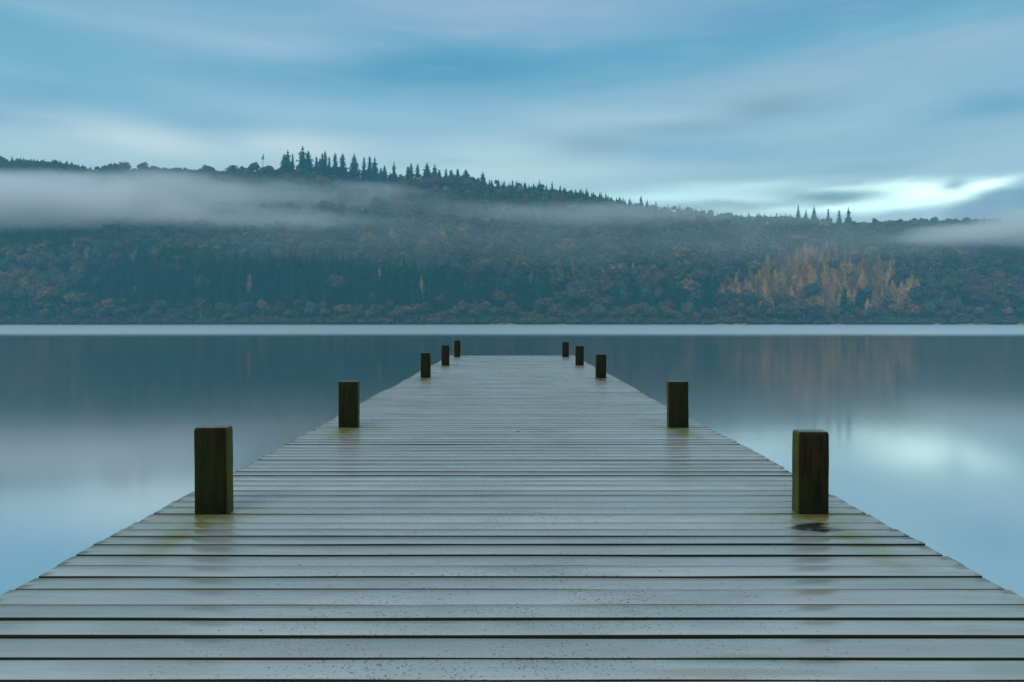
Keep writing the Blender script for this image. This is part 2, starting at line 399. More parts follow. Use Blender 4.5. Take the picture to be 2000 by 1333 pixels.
stop_ = np.interp(PX, [-50, 160, 200, 400, 600, 800, 1000, 1070], [590, 560, 535, 525, 530, 545, 560, 590])
belt = (PY > stop_) & (PY < 616) & (PX < 1075) & (PX > 150)
kinds[belt & (u1 < np.interp(PX, [150, 220, 850, 1075], [.4, .93, .86, .5])) & (kinds == 0)] = 1
kinds[(PX > 1160) & (PX < 1398) & (PY > 545) & (PY < 618) & (kinds == 0) & (patch > 0.5) & (u1 < .65)] = 1
kinds[(PX > 1370) & (PX < 1402) & (PY > 560) & (PY < 622) & (u1 < .9)] = 1
kinds[(PX > 1640) & (PX < 1690) & (PY > 606) & (PY < 622)] = 1
stand = kinds > 0                                  # close planted stands use the fine spacing, open woodland the coarse one
lone_ = ~fine & (kinds == 0)
kinds[lone_ & (PX < 160) & (patch > .9) & (PY > 470) & (u1 < .6)] = 1
kinds[lone_ & (u1 < .05) & (pts[:, 1] < Rg_ - 70)] = 1
kinds[lone_ & (pts[:, 1] < Rg_ - 70) & (u1 > .975) & (PY > 430) & (PY < 600)] = 2
rg_strip = pts[:, 1] > Rg_ - 40
kinds[rg_strip & (PX > 945) & (PX < 1640) & (u2 < .85)] = 3
kinds[(pts[:, 1] > Rg_ - 55) & (PX > 15) & (PX < 200) & (u2 < .9)] = 3
keep = np.where(stand | (kinds == 3), fine, ~fine)
keep &= ~((kinds == 2) & stand & (u3 < .12))
keep &= ~(belt & (kinds == 0) & (u2 < .6) & (PX > 190) & (PX < 950))
order = np.argsort(pts[:, 1]); order = order[keep[order]]
rgi = np.random.default_rng(99)
inst = []
for i in order:
    kd = kinds[i]
    k = ['broadleaf', 'spruce', 'larch', 'spruce'][kd]
    X, Y = pts[i]
    pi = int(rgi.integers(len(protos[k])))
    hs = rgi.uniform(.72, 1.12)
    wide = rgi.uniform(.85, 1.15)
    if kd == 0:
        low = Y < S_[i] + 26
        sc = hs * (0.98 if low else (1.42 if Y < Rg_[i] - 110 else (1.1 if PX[i] < 930 or (PX[i] > 1640 and Y < Rg_[i] - 70) else .75) if Y < Rg_[i] - 20 else (.68 if PX[i] < 1640 else .5))); szz = sc * rgi.uniform(.85, 1.1)
        pr = [.34, .2, .12, .28, .06] if low else ([.34, .24, .13, .25, .04])
        if PX[i] > 1690 and PY[i] < 455: pr = [.3, .05, .05, .25, .35]
        ci = int(rgi.choice(5, p=pr))
        sc *= wide
    elif kd == 1: sc = hs * wide * 1.0; szz = hs * .98 * (1.0 if PX[i] < 1100 else .85); ci = int(rgi.choice(3, p=[.45, .4, .15]))
    elif kd == 2: sc = hs * .92 * wide; szz = hs * .92; ci = int(rgi.choice(3, p=[.45, .25, .3]))
    else: q_ = 1.0 if 200 < PX[i] < 1230 else .62 if PX[i] < 200 else .85; sc = rgi.uniform(.42, .66) * (.4 + .6 * q_); szz = rgi.uniform(.26, .5) * q_ * (1.25 if rgi.uniform() < .12 else 1); ci = int(rgi.choice(3))
    inst.append((i, kd, k, pi, X, Y, Z[i] - 0.3, sc, szz, rgi.uniform(0, 6.28), ci))

ZONES = [(90, 'at the far left'), (300, 'left of nearest left post'), (500, 'behind nearest left post'), (640, 'left of second left post'),
         (760, 'behind second left post'), (880, 'behind far left posts'), (1010, 'behind left half of jetty end'),
         (1120, 'behind right half of jetty end'), (1230, 'right of far right posts'), (1330, 'behind second right post'),
         (1400, 'left of larch stand'), (1500, 'in left end of larch stand'), (1600, 'in left middle of larch stand'),
         (1700, 'in right middle of larch stand'), (1810, 'in right end of larch stand'), (1910, 'right of larch stand'), (9999, 'at the far right')]
BANDS = [(26, "at water's edge"), (55, 'just above shore'), (95, 'low on the slope'), (150, 'on lower middle slope'), (999, 'high on the slope')]
def zone(px): return next(s for a, s in ZONES if px < a)
def band(dv): return next(s for a, s in BANDS if dv < a)
cnt = {0: 0, 1: 0, 2: 0}
LIM = {0: 290, 1: 235, 2: 290}
NAME = {0: ('broadleaf_tree', 'broadleaf tree', 'tree'), 1: ('spruce_tree', 'spruce', 'conifer'), 2: ('larch_tree', 'larch', 'larch')}
rest = []
for it in inst:
    i, kd, k, pi, X, Y, z, sc, szz, rot, ci = it
    vis = abs(X / Y) < 0.76
    if kd in cnt and cnt[kd] < LIM[kd] and vis:
        cnt[kd] += 1
        nm, word, cat = NAME[kd]
        cw, cc = COL[k][ci]
        pale = kd == 0 and Y < S_[i] + 14 and rgi.uniform() < .35
        shape = ['tall', 'slender', 'short', 'broad'][pi] if szz > .62 else 'small'
        lab = f"{'pale trunked ' if pale else ''}{shape} {cw} {word} {band(Y - S_[i])} {zone(PX[i])}"
        plant(nm, k, pi, X, Y, z, sc, szz, rot, vary(cc, rgi), lab, cat, f"{word} {zone(PX[i])}", pale)
    else: rest.append(it)
def merged(name, items, m, label, cat):
    Vs, Fs, Cs, Ns, off = [], [], [], [], 0
    for i, kd, k, pi, X, Y, z, sc, szz, rot, ci in items:
        v, f, nn = lods[k][pi]
        c_, s_ = math.cos(rot), math.sin(rot)
        P = np.empty_like(v); P[:, 0] = (v[:, 0] * c_ - v[:, 1] * s_) * sc + X; P[:, 1] = (v[:, 0] * s_ + v[:, 1] * c_) * sc + Y; P[:, 2] = v[:, 2] * szz + z
        Q = nn.copy(); Q[:, 0] = nn[:, 0] * c_ - nn[:, 1] * s_; Q[:, 1] = nn[:, 0] * s_ + nn[:, 1] * c_; Ns.append(Q.astype(np.float32)); Vs.append(P); Fs.append(f + off); off += len(v)
        Cs.append(np.tile(np.array([*vary(COL[k][ci][1], rgi), 1.0], dtype=np.float32), (len(v), 1)))
    V = np.vstack(Vs)
    me = mesh_np(name, V, np.vstack(Fs), [m], N=np.vstack(Ns))
    a = me.attributes.new('leaf_colour', 'FLOAT_COLOR', 'POINT'); a.data.foreach_set('color', np.vstack(Cs).ravel())
    return tag(link(bpy.data.objects.new(name, me)), label, cat, kind='stuff')
print('REST', len(rest), cnt)
merged('woodland', rest, M_wood_leaf, 'mixed autumn woodland covering the misty hillside up to the ridge', 'woodland')

und = []
for Yv in list(np.arange(-1.5, 30, 2.8)) + list(np.arange(34, 300, 8.5)):
    X = np.arange(-560, 560, 4.2 if Yv < 30 else 8.0) * (1.0 if Yv < 30 else 1.35); X = X + rng.uniform(-2, 2, len(X)); Y = shore_y(X) + Yv + rng.uniform(-1.5, 1.5, len(X))
    Zu = ground(X, Y)
    for x, y, z in zip(X, Y, Zu):
        if y < ridge_y(x) and rng.uniform() < .8:
            k_ = rng.uniform(.6, 1.25); und.append((0, 9, 'shrub', int(rng.integers(3)), x, y, z - .4, k_, k_ * rng.uniform(.8, 1.2), rng.uniform(0, 6.28), int(rng.choice(3, p=[.55, .2, .25]))))
for dv in (-26, -20, -14, -9, -4, 1, 6):
    X = np.arange(-760, 760, 4.6) + rng.uniform(-2, 2, 331)[:len(np.arange(-760, 760, 4.6))]; Y = ridge_y(X) + dv
    for x, y, z in zip(X, Y, ground(X, Y)):
        pxu = x / y * F + 1000; k_ = rng.uniform(.9, 1.5) * (.55 if (945 < pxu < 1640 or pxu < 200) else 1); und.append((0, 9, 'shrub', int(rng.integers(3)), x, y, z - .4, k_, k_, rng.uniform(0, 6.28), int(rng.choice(3, p=[.5, .2, .3]))))
merged('undergrowth', und, M_wood_leaf, 'brown undergrowth and scrub below the trees down to the waterline', 'undergrowth')

# ------------------------------------------------------------------ trees that stand up on the ridge
def place_px(px, top, Yw):
    X = (px - 1000) / F * Yw; g = float(ground(X, Yw)); return X, g, (HOR - top) / F * Yw + CAMZ - g
RP = []
for i, kw in enumerate([dict(W=9, pw=.7, gap=.3, base=.16), dict(W=7, pw=.5, gap=.35, base=.14), dict(W=10, pw=.8, gap=.2, base=.10), dict(W=6, pw=.4, gap=.45, base=.2), dict(W=12, pw=.9, gap=.25, base=.12)]):
    V, Ff, Nn = conifer(500 + i, H=30, n=3600, card=0.75, ragged=.25, **kw)
    tv, tf = trunk_np(28, 0.35, 50 + i)
    RP.append((mesh_np('crown', V, Ff, [M_leaf], N=Nn), mesh_np('trunk', tv, tf, [M_bark]), kw['W']))
RIDGE_TREES = [(555, 300, 10, 0, 'bushy'), (562, 293, 13, 2, 'pointed'), (571.5, 300, 5, 3, 'thin'), (591, 285, 15, 2, 'tallest'), (602, 294, 14, 0, 'broad'),
  (618, 306, 7, 3, 'thin'), (625, 309, 10, 1, 'ragged'), (629.5, 299, 6, 3, 'slim'), (635, 295, 10, 1, 'tall'), (643, 306, 6, 3, 'thin'), (654.5, 299, 10, 1, 'columnar'),
  (669, 300, 13, 1, 'bulky'), (692, 300, 13, 0, 'even pointed'), (711, 307, 8, 1, 'narrow'), (722, 305, 8, 3, 'narrow top heavy'), (732, 307, 13, 2, 'dense pointed'),
  (744, 328, 7, 3, 'low'), (751, 323, 10, 0, 'small sparse'), (762, 336, 9, 4, 'stubby'), (769.5, 315, 12, 4, 'lone pointed'), (797, 325, 8, 3, 'ragged'),
  (803, 320, 10, 1, 'leaning twin'), (815.5, 321, 9, 1, 'narrow'), (834, 318, 12, 0, 'pointed'), (849, 321, 11, 2, 'dense'), (858, 332, 8, 3, 'low thin'),
  (871, 330, 7, 1, 'slim'), (881, 332, 8, 3, 'pale ragged'), (894, 330, 7, 3, 'slim spire'), (910, 331, 12, 0, 'broad'), (943, 335, 9, 2, 'small pointed')]
ORD = 'first second third fourth fifth sixth seventh eighth ninth tenth eleventh twelfth thirteenth fourteenth fifteenth sixteenth seventeenth eighteenth nineteenth twentieth'.split()
for q in range(1, 12): ORD.append('twenty ' + ORD[q - 1] if q < 10 else ['thirtieth', 'thirty first'][q - 10])
rgr = np.random.default_rng(5)
def ridge_conifer(px, top, wpx, k, label, group, Yw=None, colour=None, nm='ridge_conifer'):
    Yw = Yw or float(ridge_y((px - 1000) / F * RIDGE)) + rgr.uniform(-6, 2)
    X, g, H = place_px(px, top, Yw)
    cm, tm, W = RP[k]
    root = link(bpy.data.objects.new(nm, None)); root.location = (X, Yw, g - .3)
    s = wpx / F * Yw / W * ((2.1 if k in (0, 2) else 1.75) if px < 1000 else 1.3)
    root.scale = (s, s, (H + .3) / 30.3); root.rotation_euler = (0, 0, rgr.uniform(0, 6.28))
    tag(root, label, 'conifer', group)
    o = link(bpy.data.objects.new('crown', cm), root); o.color = (*vary(colour or (0.010, 0.05, 0.045), rgr, .15), 1)
    link(bpy.data.objects.new('trunk', tm), root)
for q, (px, top, wpx, k, word) in enumerate(RIDGE_TREES):
    ridge_conifer(px, top, wpx, k, f'{word} dark conifer on the ridge, {ORD[q]} from the left of the tall row', 'tall conifers along the ridge')
for px, top, wpx, k, lab in [(1252, 383, 8, 1, 'ragged conifer where the left ridge meets the bright sky gap'), (1264, 390, 7, 0, 'small pointed conifer beside the ragged one at the bright sky gap'),
    (1281, 392, 7, 4, 'low stubby conifer at the start of the right ridge'), (1559, 400, 5, 3, 'thin pale snag conifer on the right ridge, leftmost of its group'),
    (1574, 409, 6, 0, 'small conifer second in the right ridge group'), (1590, 403, 9, 0, 'pointed conifer on the right ridge left of the dip'),
    (1617.5, 407, 6, 3, 'thin ragged conifer in the dip of the right ridge'), (1639, 410, 8, 3, 'sparse conifer just left of the lone dark one'),
    (1657, 405, 15, 4, 'lone broad dark conifer standing in the dip of the right ridge')]:
    ridge_conifer(px, top, wpx, k, lab, 'lone conifers on the right ridge')
for px, top, wpx, lab in [(514, 298, 7, 'tall thin bare tree with a tufted top left of the ridge conifers'), (236, 314, 8, 'forked bare tree on the ridge above the left mist'),
                          (247, 316, 7, 'spindly bare tree beside the forked one above the left mist')]:
    Yw = float(ridge_y((px - 1000) / F * RIDGE)) - 4
    X, g, H = place_px(px, top, Yw)
    V, Ff, Nn = broad(int(px), H=H, W=wpx / F * Yw, n=260, card=0.5, base=.45)
    V[:, 2] = np.minimum(V[:, 2], H)
    tv, tf = trunk_np(H * .95, 0.4, int(px), 6, 6)
    r_ = link(bpy.data.objects.new('bare_tree', None)); r_.location = (X, Yw, g - .2); tag(r_, lab, 'tree', 'bare trees on the ridge')
    o = link(bpy.data.objects.new('crown', mesh_np('crown', V, Ff, [M_leaf])), r_); o.color = (.07, .06, .055, 1)
    link(bpy.data.objects.new('trunk', mesh_np('trunk', tv, tf, [M_bark])), r_)

# ------------------------------------------------------------------ strips of shingle and leaf litter at the far waterline, two green buoys
m_s, t, b = mat('shingle')
p = t.new('ShaderNodeNewGeometry').outputs['Position']
t.put(b.inputs['Base Color'], t.mix(t.smooth(t.noise(p, .9, 3), .4, .6), (0.34, 0.15, 0.07, 1), (0.30, 0.25, 0.17, 1))); b.inputs['Roughness'].default_value = .9
for x0, x1, h, word in [(955, 1012, 1.3, 'behind the jetty end'), (1396, 1424, 1.0, 'below the larches, left one'), (1432, 1460, 1.7, 'below the larches, right one'),
        (1505, 1530, .8, 'below the middle of the larches'), (1620, 1652, 1.3, 'above the nearest right post'), (1822, 1838, 1.5, 'right of the larches'),
        (1862, 1935, 1.3, 'near the right edge'), (1984, 2010, 2.0, 'at the right edge'), (1085, 1110, .8, 'behind the far right posts')]:
    n = 26; V, Fq = [], []
    for i in range(n):
        px = x0 + (x1 - x0) * i / (n - 1); Yc = shore_y((px - 1000) / F * 590) - 2.0
        X = (px - 1000) / F * Yc; e_ = math.sin(math.pi * i / (n - 1)) ** .4
        hh = h * e_ * rng.uniform(.55, 1.1) + .05; dd = 2.2 * e_ + .3
        V += [(X, Yc - dd, -.3), (X, Yc - dd * .5, hh * .7), (X, Yc + dd * .2, hh), (X, Yc + dd + 3, -.3)]
        if i: o = 4 * i; Fq += [(o - 4, o, o + 1, o - 3), (o - 3, o + 1, o + 2, o - 2), (o - 2, o + 2, o + 3, o - 1)]
    tag(link(bpy.data.objects.new('shingle_bank', mesh_np('shingle_bank', V, Fq, [m_s], True))), f'low rust coloured shingle bank at the far waterline {word}', 'bank', 'shingle banks along the far shore')
m_b, t, b = mat('buoy_paint'); b.inputs['Base Color'].default_value = (0.01, 0.42, 0.26, 1); b.inputs['Roughness'].default_value = .4
def lathe(prof, k=16):
    V = [(r_ * math.cos(j * 2 * math.pi / k), r_ * math.sin(j * 2 * math.pi / k), z) for r_, z in prof for j in range(k)]
    Fq = [(i * k + j, i * k + (j + 1) % k, (i + 1) * k + (j + 1) % k, (i + 1) * k + j) for i in range(len(prof) - 1) for j in range(k)]
    return V, Fq
for px, lab in [(117, 'small green buoy floating by the far left shore'), (433, 'small green buoy floating off the shore behind nearest left post')]:
    V, Fq = lathe([(0, -.3), (.5, -.3), (.62, .1), (.5, .5), (.2, .9), (.12, 1.4), (.0, 1.45)])
    o = link(bpy.data.objects.new('buoy', mesh_np('buoy', V, Fq, [m_b], True))); Yb = 572.0; o.location = ((px - 1000) / F * Yb, Yb, 0)
    tag(o, lab, 'buoy', 'green buoys')

# ------------------------------------------------------------------ jetty
END = 21.94
jetty = link(bpy.data.objects.new('jetty', None)); jetty.location = (0, 0, 0)
tag(jetty, 'long straight wet timber jetty with grey boards and ten dark square posts', 'jetty')
def gy(y): return (CAMZ - DECK) * F / (y - HOR)
GAPS = [(1329, 13), (1285.5, 14), (1244, 20), (1210, 14), (1181.2, 8), (1152, 11), (1127.5, 10), (1105.5, .8), (1085.5, 18), (1065, 7), (1047.5, 4), (1033, 7), (1020, 5),
        (1004.5, 16), (990.5, 7), (979, 1), (967.5, 4), (957.3, 7), (947.5, 4), (938.7, 8), (929.5, 18), (921, 1), (913.5, 4), (905.5, 2), (898.5, 17), (891.5, 1),
        (885.5, 2), (879.5, 5), (873.8, 1), (868.4, 20), (863, 1.5), (858, 5), (853, 1.5), (847.5, .8), (843, 2)]
G = [(gy(a), g / 1000 * (1.15 if a > 1100 or g < 6 else 1.5)) for a, g in GAPS]
rj = np.random.default_rng(21)
yy = G[0][0]
pre = []
while yy > -3.2: yy -= rj.uniform(.132, .146); pre.append((yy, rj.uniform(.008, .016)))
G = pre[::-1] + G
while G[-1][0] < END - .18:
    yn = G[-1][0] + rj.uniform(.130, .142)
    G.append((yn, rj.choice([.0005, .001, .002, .003, .005, .014], p=[.4, .27, .16, .09, .05, .03])))
G[-1] = (END, 0.0)
def wob(n, amp, rg, k=6):
    x = np.linspace(0, 1, n); o = np.zeros(n)
    for q in range(k): o += rg.normal() * np.sin(2 * np.pi * (q + 1) * .7 * x + rg.uniform(0, 6.28)) / (q + 1) ** .7
    return o * amp
NSEG = 64
Vd, Fd, tone, side = [], [], [], []
for i in range(len(G) - 1):
    (ya, ga), (yb, gb) = G[i], G[i + 1]
    y0, y1 = ya + ga / 2, yb - gb / 2
    slow = .016 * math.sin(ya * 1.1 + .6) + .010 * math.sin(ya * 2.9)
    slow2 = .016 * math.sin(ya * .9 + 2.6) + .010 * math.sin(ya * 2.3 + 1)
    xl, xr = -1.997 + slow + rj.normal() * .006, 1.990 + slow2 + rj.normal() * .006
    nr = 1.0 if ya < 5 else .45; lift = rj.normal() * .0012 * nr; roll = rj.normal() * .0016 * nr; cup = rj.uniform(-.0008, .0022) * nr
    x = np.linspace(xl, xr, NSEG)
    wa = np.clip(wob(NSEG, .0016, rj), -ga * .40 - .0006, .005); wb = np.clip(wob(NSEG, .0016, rj), -.005, gb * .40 + .0006)
    wz_ = wob(NSEG, .0007, rj, 4)
    bev = .0035 if ya < 5 else .0018; T = .032
    prof = [(0, -T), (0, -bev), (bev * .35, -bev * .3), (bev * 1.1, 0), (None, 0), (-bev * 1.1, 0), (-bev * .35, -bev * .3), (0, -bev), (0, -T)]
    o = len(Vd); K = len(prof)
    for s in range(NSEG):
        for q, (off, dz_) in enumerate(prof):
            if q < 4: yq = y0 + wa[s] + off; rr_ = -roll
            elif q == 4: yq = (y0 + y1) / 2; rr_ = -cup * 1.0
            else: yq = y1 + wb[s] + off; rr_ = roll
            Vd.append((x[s], yq, DECK + dz_ + lift + wz_[s] + rr_))
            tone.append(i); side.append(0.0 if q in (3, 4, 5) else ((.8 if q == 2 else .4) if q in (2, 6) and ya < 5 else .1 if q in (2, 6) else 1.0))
    for s in range(NSEG - 1):
        for q in range(K):
            q2 = (q + 1) % K
            Fd.append((o + s * K + q, o + (s + 1) * K + q, o + (s + 1) * K + q2, o + s * K + q2))
    for s in (0, NSEG - 1):        # end caps as quads
        b0 = o + s * K
        for (a1, a2, a3, a4) in [(0, 1, 7, 8), (1, 2, 6, 7), (2, 3, 5, 6)]:
            f = (b0 + a1, b0 + a2, b0 + a3, b0 + a4); Fd.append(f if s == 0 else f[::-1])
        Fd.append((b0 + 3, b0 + 4, b0 + 5, b0 + 5)) if False else None
dm = mesh_np('deck_boards', Vd, Fd, [])
# every board its own tone
tn = np.repeat(rj.uniform(0, 1, len(G)), 1)
a = dm.attributes.new('board', 'FLOAT', 'POINT'); a.data.foreach_set('value', tn[np.array(tone)].astype(np.float32))
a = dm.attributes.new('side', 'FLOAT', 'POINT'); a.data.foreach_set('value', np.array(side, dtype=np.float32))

POSTS = [ # x_left, x_right, y_front, height, tilt
 (-1.770, -1.586, 3.80, .485, .006), (1.594, 1.766, 3.80, .462, 0), (-1.765, -1.566, 6.93, .47, 0), (1.592, 1.796, 6.93, .47, 0),
 (-1.763, -1.575, 13.15, .485, 0), (1.604, 1.802, 13.05, .46, 0), (-1.747, -1.556, 16.9, .51, 0), (1.58, 1.785, 16.95, .485, 0),
 (-1.795, -1.605, 21.15, .515, 0), (1.555, 1.757, 21.05, .465, 0)]
# wet weathered decking
m_d, t, b = mat('wet_boards')
P = t.new('ShaderNodeTexCoord').outputs['Object']; X_, Y_, Z_ = t.xyz(P)
at = t.new('ShaderNodeAttribute'); at.attribute_name = 'board'; bt = at.outputs['Fac']
bx = t.m('ADD', X_, t.m('MULTIPLY', bt, 37.0))
PB = t.comb(bx, Y_, 0.0)
grain = t.noise(t.vmul(PB, (2.2, 85.0, 1)), 1.0, 5.0, 0.6, 0.3)
grain2 = t.noise(t.vmul(PB, (7.0, 230.0, 1)), 1.0, 3.0, 0.6)
cloud = t.noise(t.vmul(P, (1.3, 2.2, 1)), 1.0, 4.0, 0.55)
base = t.mix(bt, (0.27, 0.285, 0.265, 1), (0.43, 0.44, 0.41, 1))
base = t.mix(t.smooth(grain, .35, .72, 0, .32), base, (0.15, 0.15, 0.145, 1))
base = t.mix(t.smooth(cloud, .40, .70, 0, .5), base, (0.20, 0.235, 0.205, 1))
bs = t.noise(t.vmul(PB, (.9, 3.0, 1)), 1.0, 4.0, .6); base = t.mix(t.smooth(bs, .5, .68, 0, .55), base, (0.19, 0.19, 0.165, 1))
alg = t.noise(t.vmul(t.vadd(P, (5, 2, 0)), (.8, 1.1, 1)), 1.0, 4.0, .6); base = t.mix(t.smooth(alg, .48, .72, 0, .55), base, (0.165, 0.19, 0.115, 1))
warm = t.noise(t.vmul(P, (1.0, 3.0, 1)), 1.3, 3.0); base = t.mix(t.smooth(warm, .58, .75, 0, .4), base, (0.31, 0.25, 0.22, 1))
# cracks along the grain, more of them at the board ends
crk = t.noise(t.vmul(t.vadd(PB, (3, 9, 0)), (4.5, 150.0, 1)), 1.0, 2.0, .5)
endm = t.smooth(t.m('ABSOLUTE', X_), 1.55, 1.98)
thr = t.m('SUBTRACT', .755, t.m('MULTIPLY', endm, .085))
crack = t.m('MULTIPLY', t.m('GREATER_THAN', crk, thr), .75)
base = t.mix(crack, base, (0.035, 0.032, 0.03, 1))
# dark pits and grit, in drifts down the middle where feet fall
def specks(scale, size, seed, dens_lo, dens_hi):
    v = t.new('ShaderNodeTexVoronoi'); v.inputs['Scale'].default_value = scale; v.inputs['Randomness'].default_value = 1
    t.put(v.inputs['Vector'], t.vadd(t.vmul(P, (0.8, 1.0, 0)), (seed, seed, 0)))
    rc = t.xyz(v.outputs['Color'])
    dr = t.noise(t.vadd(t.vmul(P, (3.0, 5.0, 0)), (seed * 3, 0, 0)), 1.0, 3.0, .65)
    mid = t.smooth(t.m('ABSOLUTE', t.m('ADD', X_, .05)), 1.5, .15, 0, 1)
    near = t.smooth(Y_, 9.0, 2.5, .35, 1)
    dens = t.m('MULTIPLY', t.m('MULTIPLY', t.smooth(dr, dens_lo, dens_hi), mid), near)
    on = t.m('LESS_THAN', rc[0], dens)
    rad = t.m('MULTIPLY', t.m('POWER', rc[1], 1.8), size * 1.25)
    return t.m('MULTIPLY', on, t.m('LESS_THAN', v.outputs['Distance'], t.m('ADD', rad, size * .18)))
sp = t.m('MAXIMUM', specks(95, .33, 1.7, .40, .69), specks(42, .21, 8.1, .41, .81))
sp = t.m('MAXIMUM', sp, t.m('MULTIPLY', specks(150, .34, 4.4, .38, .62), .8))
base = t.mix(t.m('MULTIPLY', sp, .8), base, (0.018, 0.022, 0.02, 1))
# moss and algae round post feet and board ends, plus painted post reflections
mn = t.noise(t.vmul(P, (7, 26, 1)), 1.0, 4.0, .6)
green = None
for (xl, xr, yf, h, tl) in POSTS:
    cx_ = (xl + xr) / 2
    for (sx, y0_, sy, am) in [(.30, yf - .02, .20, 1.0), (.11, yf - .30, .50, 1.15)]:  # wide blob is moss, narrow streak adds the post's reflection in moss colour
        u = t.m('DIVIDE', t.m('SUBTRACT', X_, cx_), sx); v = t.m('DIVIDE', t.m('SUBTRACT', Y_, y0_), sy)
        g = t.m('MULTIPLY', t.m('POWER', 2.718, t.m('MULTIPLY', t.m('ADD', t.m('MULTIPLY', u, u), t.m('MULTIPLY', v, v)), -1.0)), am)
        green = g if green is None else t.m('MAXIMUM', green, g)
gm = t.m('MULTIPLY', green, t.smooth(mn, .25, .62, .25, 1))
edge_g = t.m('MULTIPLY', t.smooth(t.m('ABSOLUTE', X_), 1.5, 2.0), t.smooth(mn, .42, .7, 0, .38))
base = t.mix(t.m('MAXIMUM', gm, edge_g, clamp=True), base, (0.155, 0.16, 0.018, 1))
br = t.noise(t.vmul(P, (5, 9, 1)), 1.0, 3.0); base = t.mix(t.m('MULTIPLY', gm, t.smooth(br, .5, .66, 0, .55)), base, (0.24, 0.13, 0.04, 1))
# black rotten patch in front of the nearest right post, and an algae smear across the near boards
def patchm(px_, py_, sx, sy, lo, hi, nz=(9, 40, 1), na=.9):
    u = t.m('DIVIDE', t.m('SUBTRACT', X_, px_), sx); v = t.m('DIVIDE', t.m('SUBTRACT', Y_, py_), sy)
    g = t.m('POWER', 2.718, t.m('MULTIPLY', t.m('ADD', t.m('MULTIPLY', u, u), t.m('MULTIPLY', v, v)), -1.0))
    return t.smooth(t.m('ADD', g, t.m('MULTIPLY', t.m('SUBTRACT', t.noise(t.vmul(P, nz), 1, 4, .6), .5), na)), lo, hi)
rot = patchm(1.558, 3.57, .125, .075, .40, .58, (9, 26, 1), 1.9)
rot = t.m('MAXIMUM', rot, patchm(1.615, 3.50, .10, .035, .42, .58, (16, 22, 1), 1.7))
base = t.mix(t.m('MULTIPLY', rot, .95), base, (0.012, 0.014, 0.012, 1))
base = t.mix(t.m('MULTIPLY', patchm(.78, 2.17, .42, .05, .4, .9, (3, 12, 1)), .55), base, (0.10, 0.13, 0.05, 1))
base = t.mix(t.m('MULTIPLY', patchm(.72, 2.09, .40, .04, .4, .9, (3, 12, 1)), .5), base, (0.20, 0.14, 0.07, 1))
base = t.mix(t.m('MULTIPLY', patchm(1.5, 2.15, .7, .5, .3, 1.1, (2, 3, 1)), .25), base, (0.14, 0.17, 0.12, 1))
# sides and bevels of the soaked boards painted near black as gap shade
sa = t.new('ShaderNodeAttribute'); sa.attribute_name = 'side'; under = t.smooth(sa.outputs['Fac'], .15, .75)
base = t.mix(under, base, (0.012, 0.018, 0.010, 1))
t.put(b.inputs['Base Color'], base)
rgh = t.m('ADD', t.smooth(cloud, .3, .7, .19, .31), t.m('MULTIPLY', t.m('SUBTRACT', grain, .5), .16))
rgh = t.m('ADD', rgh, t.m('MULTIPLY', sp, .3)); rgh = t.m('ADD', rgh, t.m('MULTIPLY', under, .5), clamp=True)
t.put(b.inputs['Roughness'], rgh)
b.inputs['IOR'].default_value = 2.6
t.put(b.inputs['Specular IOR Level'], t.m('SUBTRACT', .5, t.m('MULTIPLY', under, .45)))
bp = t.new('ShaderNodeBump'); bp.inputs['Strength'].default_value = .35; bp.inputs['Distance'].default_value = .0012
hgt = t.m('SUBTRACT', t.m('ADD', grain, t.m('MULTIPLY', grain2, .35)), t.m('MULTIPLY', t.m('MAXIMUM', sp, crack), 1.2))
t.put(bp.inputs['Height'], hgt); t.put(b.inputs['Normal'], bp.outputs[0])
dm.materials.append(m_d)
link(bpy.data.objects.new('deck', dm), jetty)

# posts
m_p, t, b = mat('wet_post_timber')
P = t.new('ShaderNodeNewGeometry').outputs['Position']; px_, py_, pz_ = t.xyz(P)
g1 = t.noise(t.vmul(P, (38, 38, 3.0)), 1.0, 5.0, .6, .4); g2 = t.noise(t.vmul(P, (6, 6, 4)), 1.0, 4.0, .6)
pc = t.mix(t.smooth(g1, .35, .7), (0.006, 0.004, 0.0015, 1), (0.036, 0.025, 0.008, 1))
pc = t.mix(t.smooth(g2, .36, .62, 0, .8), pc, (0.012, 0.022, 0.005, 1))
ck = t.noise(t.vmul(P, (60, 60, 1.6)), 1.0, 2.0, .5, .2); pc = t.mix(t.smooth(ck, .64, .69, 0, .9), pc, (0.003, 0.002, 0.001, 1))
kn = t.new('ShaderNodeTexVoronoi'); kn.inputs['Scale'].default_value = 1.0; t.put(kn.inputs['Vector'], t.vmul(P, (6, 6, 4.5))); pc = t.mix(t.smooth(kn.outputs['Distance'], .16, .06, 0, .85), pc, (0.008, 0.004, 0.002, 1))
foot = t.smooth(t.m('ADD', pz_, t.m('MULTIPLY', g2, .16)), DECK + .26, DECK + .06)
pc = t.mix(t.m('MULTIPLY', foot, .8), pc, (0.006, 0.010, 0.004, 1))
edgeat = t.new('ShaderNodeAttribute'); edgeat.attribute_name = 'worn'
pc = t.mix(t.m('MULTIPLY', edgeat.outputs['Fac'], t.smooth(g2, .2, .6, .45, .95)), pc, (0.11, 0.11, 0.03, 1))
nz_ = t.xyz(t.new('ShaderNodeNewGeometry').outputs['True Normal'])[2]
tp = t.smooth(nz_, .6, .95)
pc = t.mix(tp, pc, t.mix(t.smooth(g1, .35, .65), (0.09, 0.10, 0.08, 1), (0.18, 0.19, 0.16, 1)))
t.put(b.inputs['Base Color'], pc); t.put(b.inputs['Roughness'], t.m('SUBTRACT', .72, t.m('MULTIPLY', tp, .4)))
b.inputs['Specular IOR Level'].default_value = .12
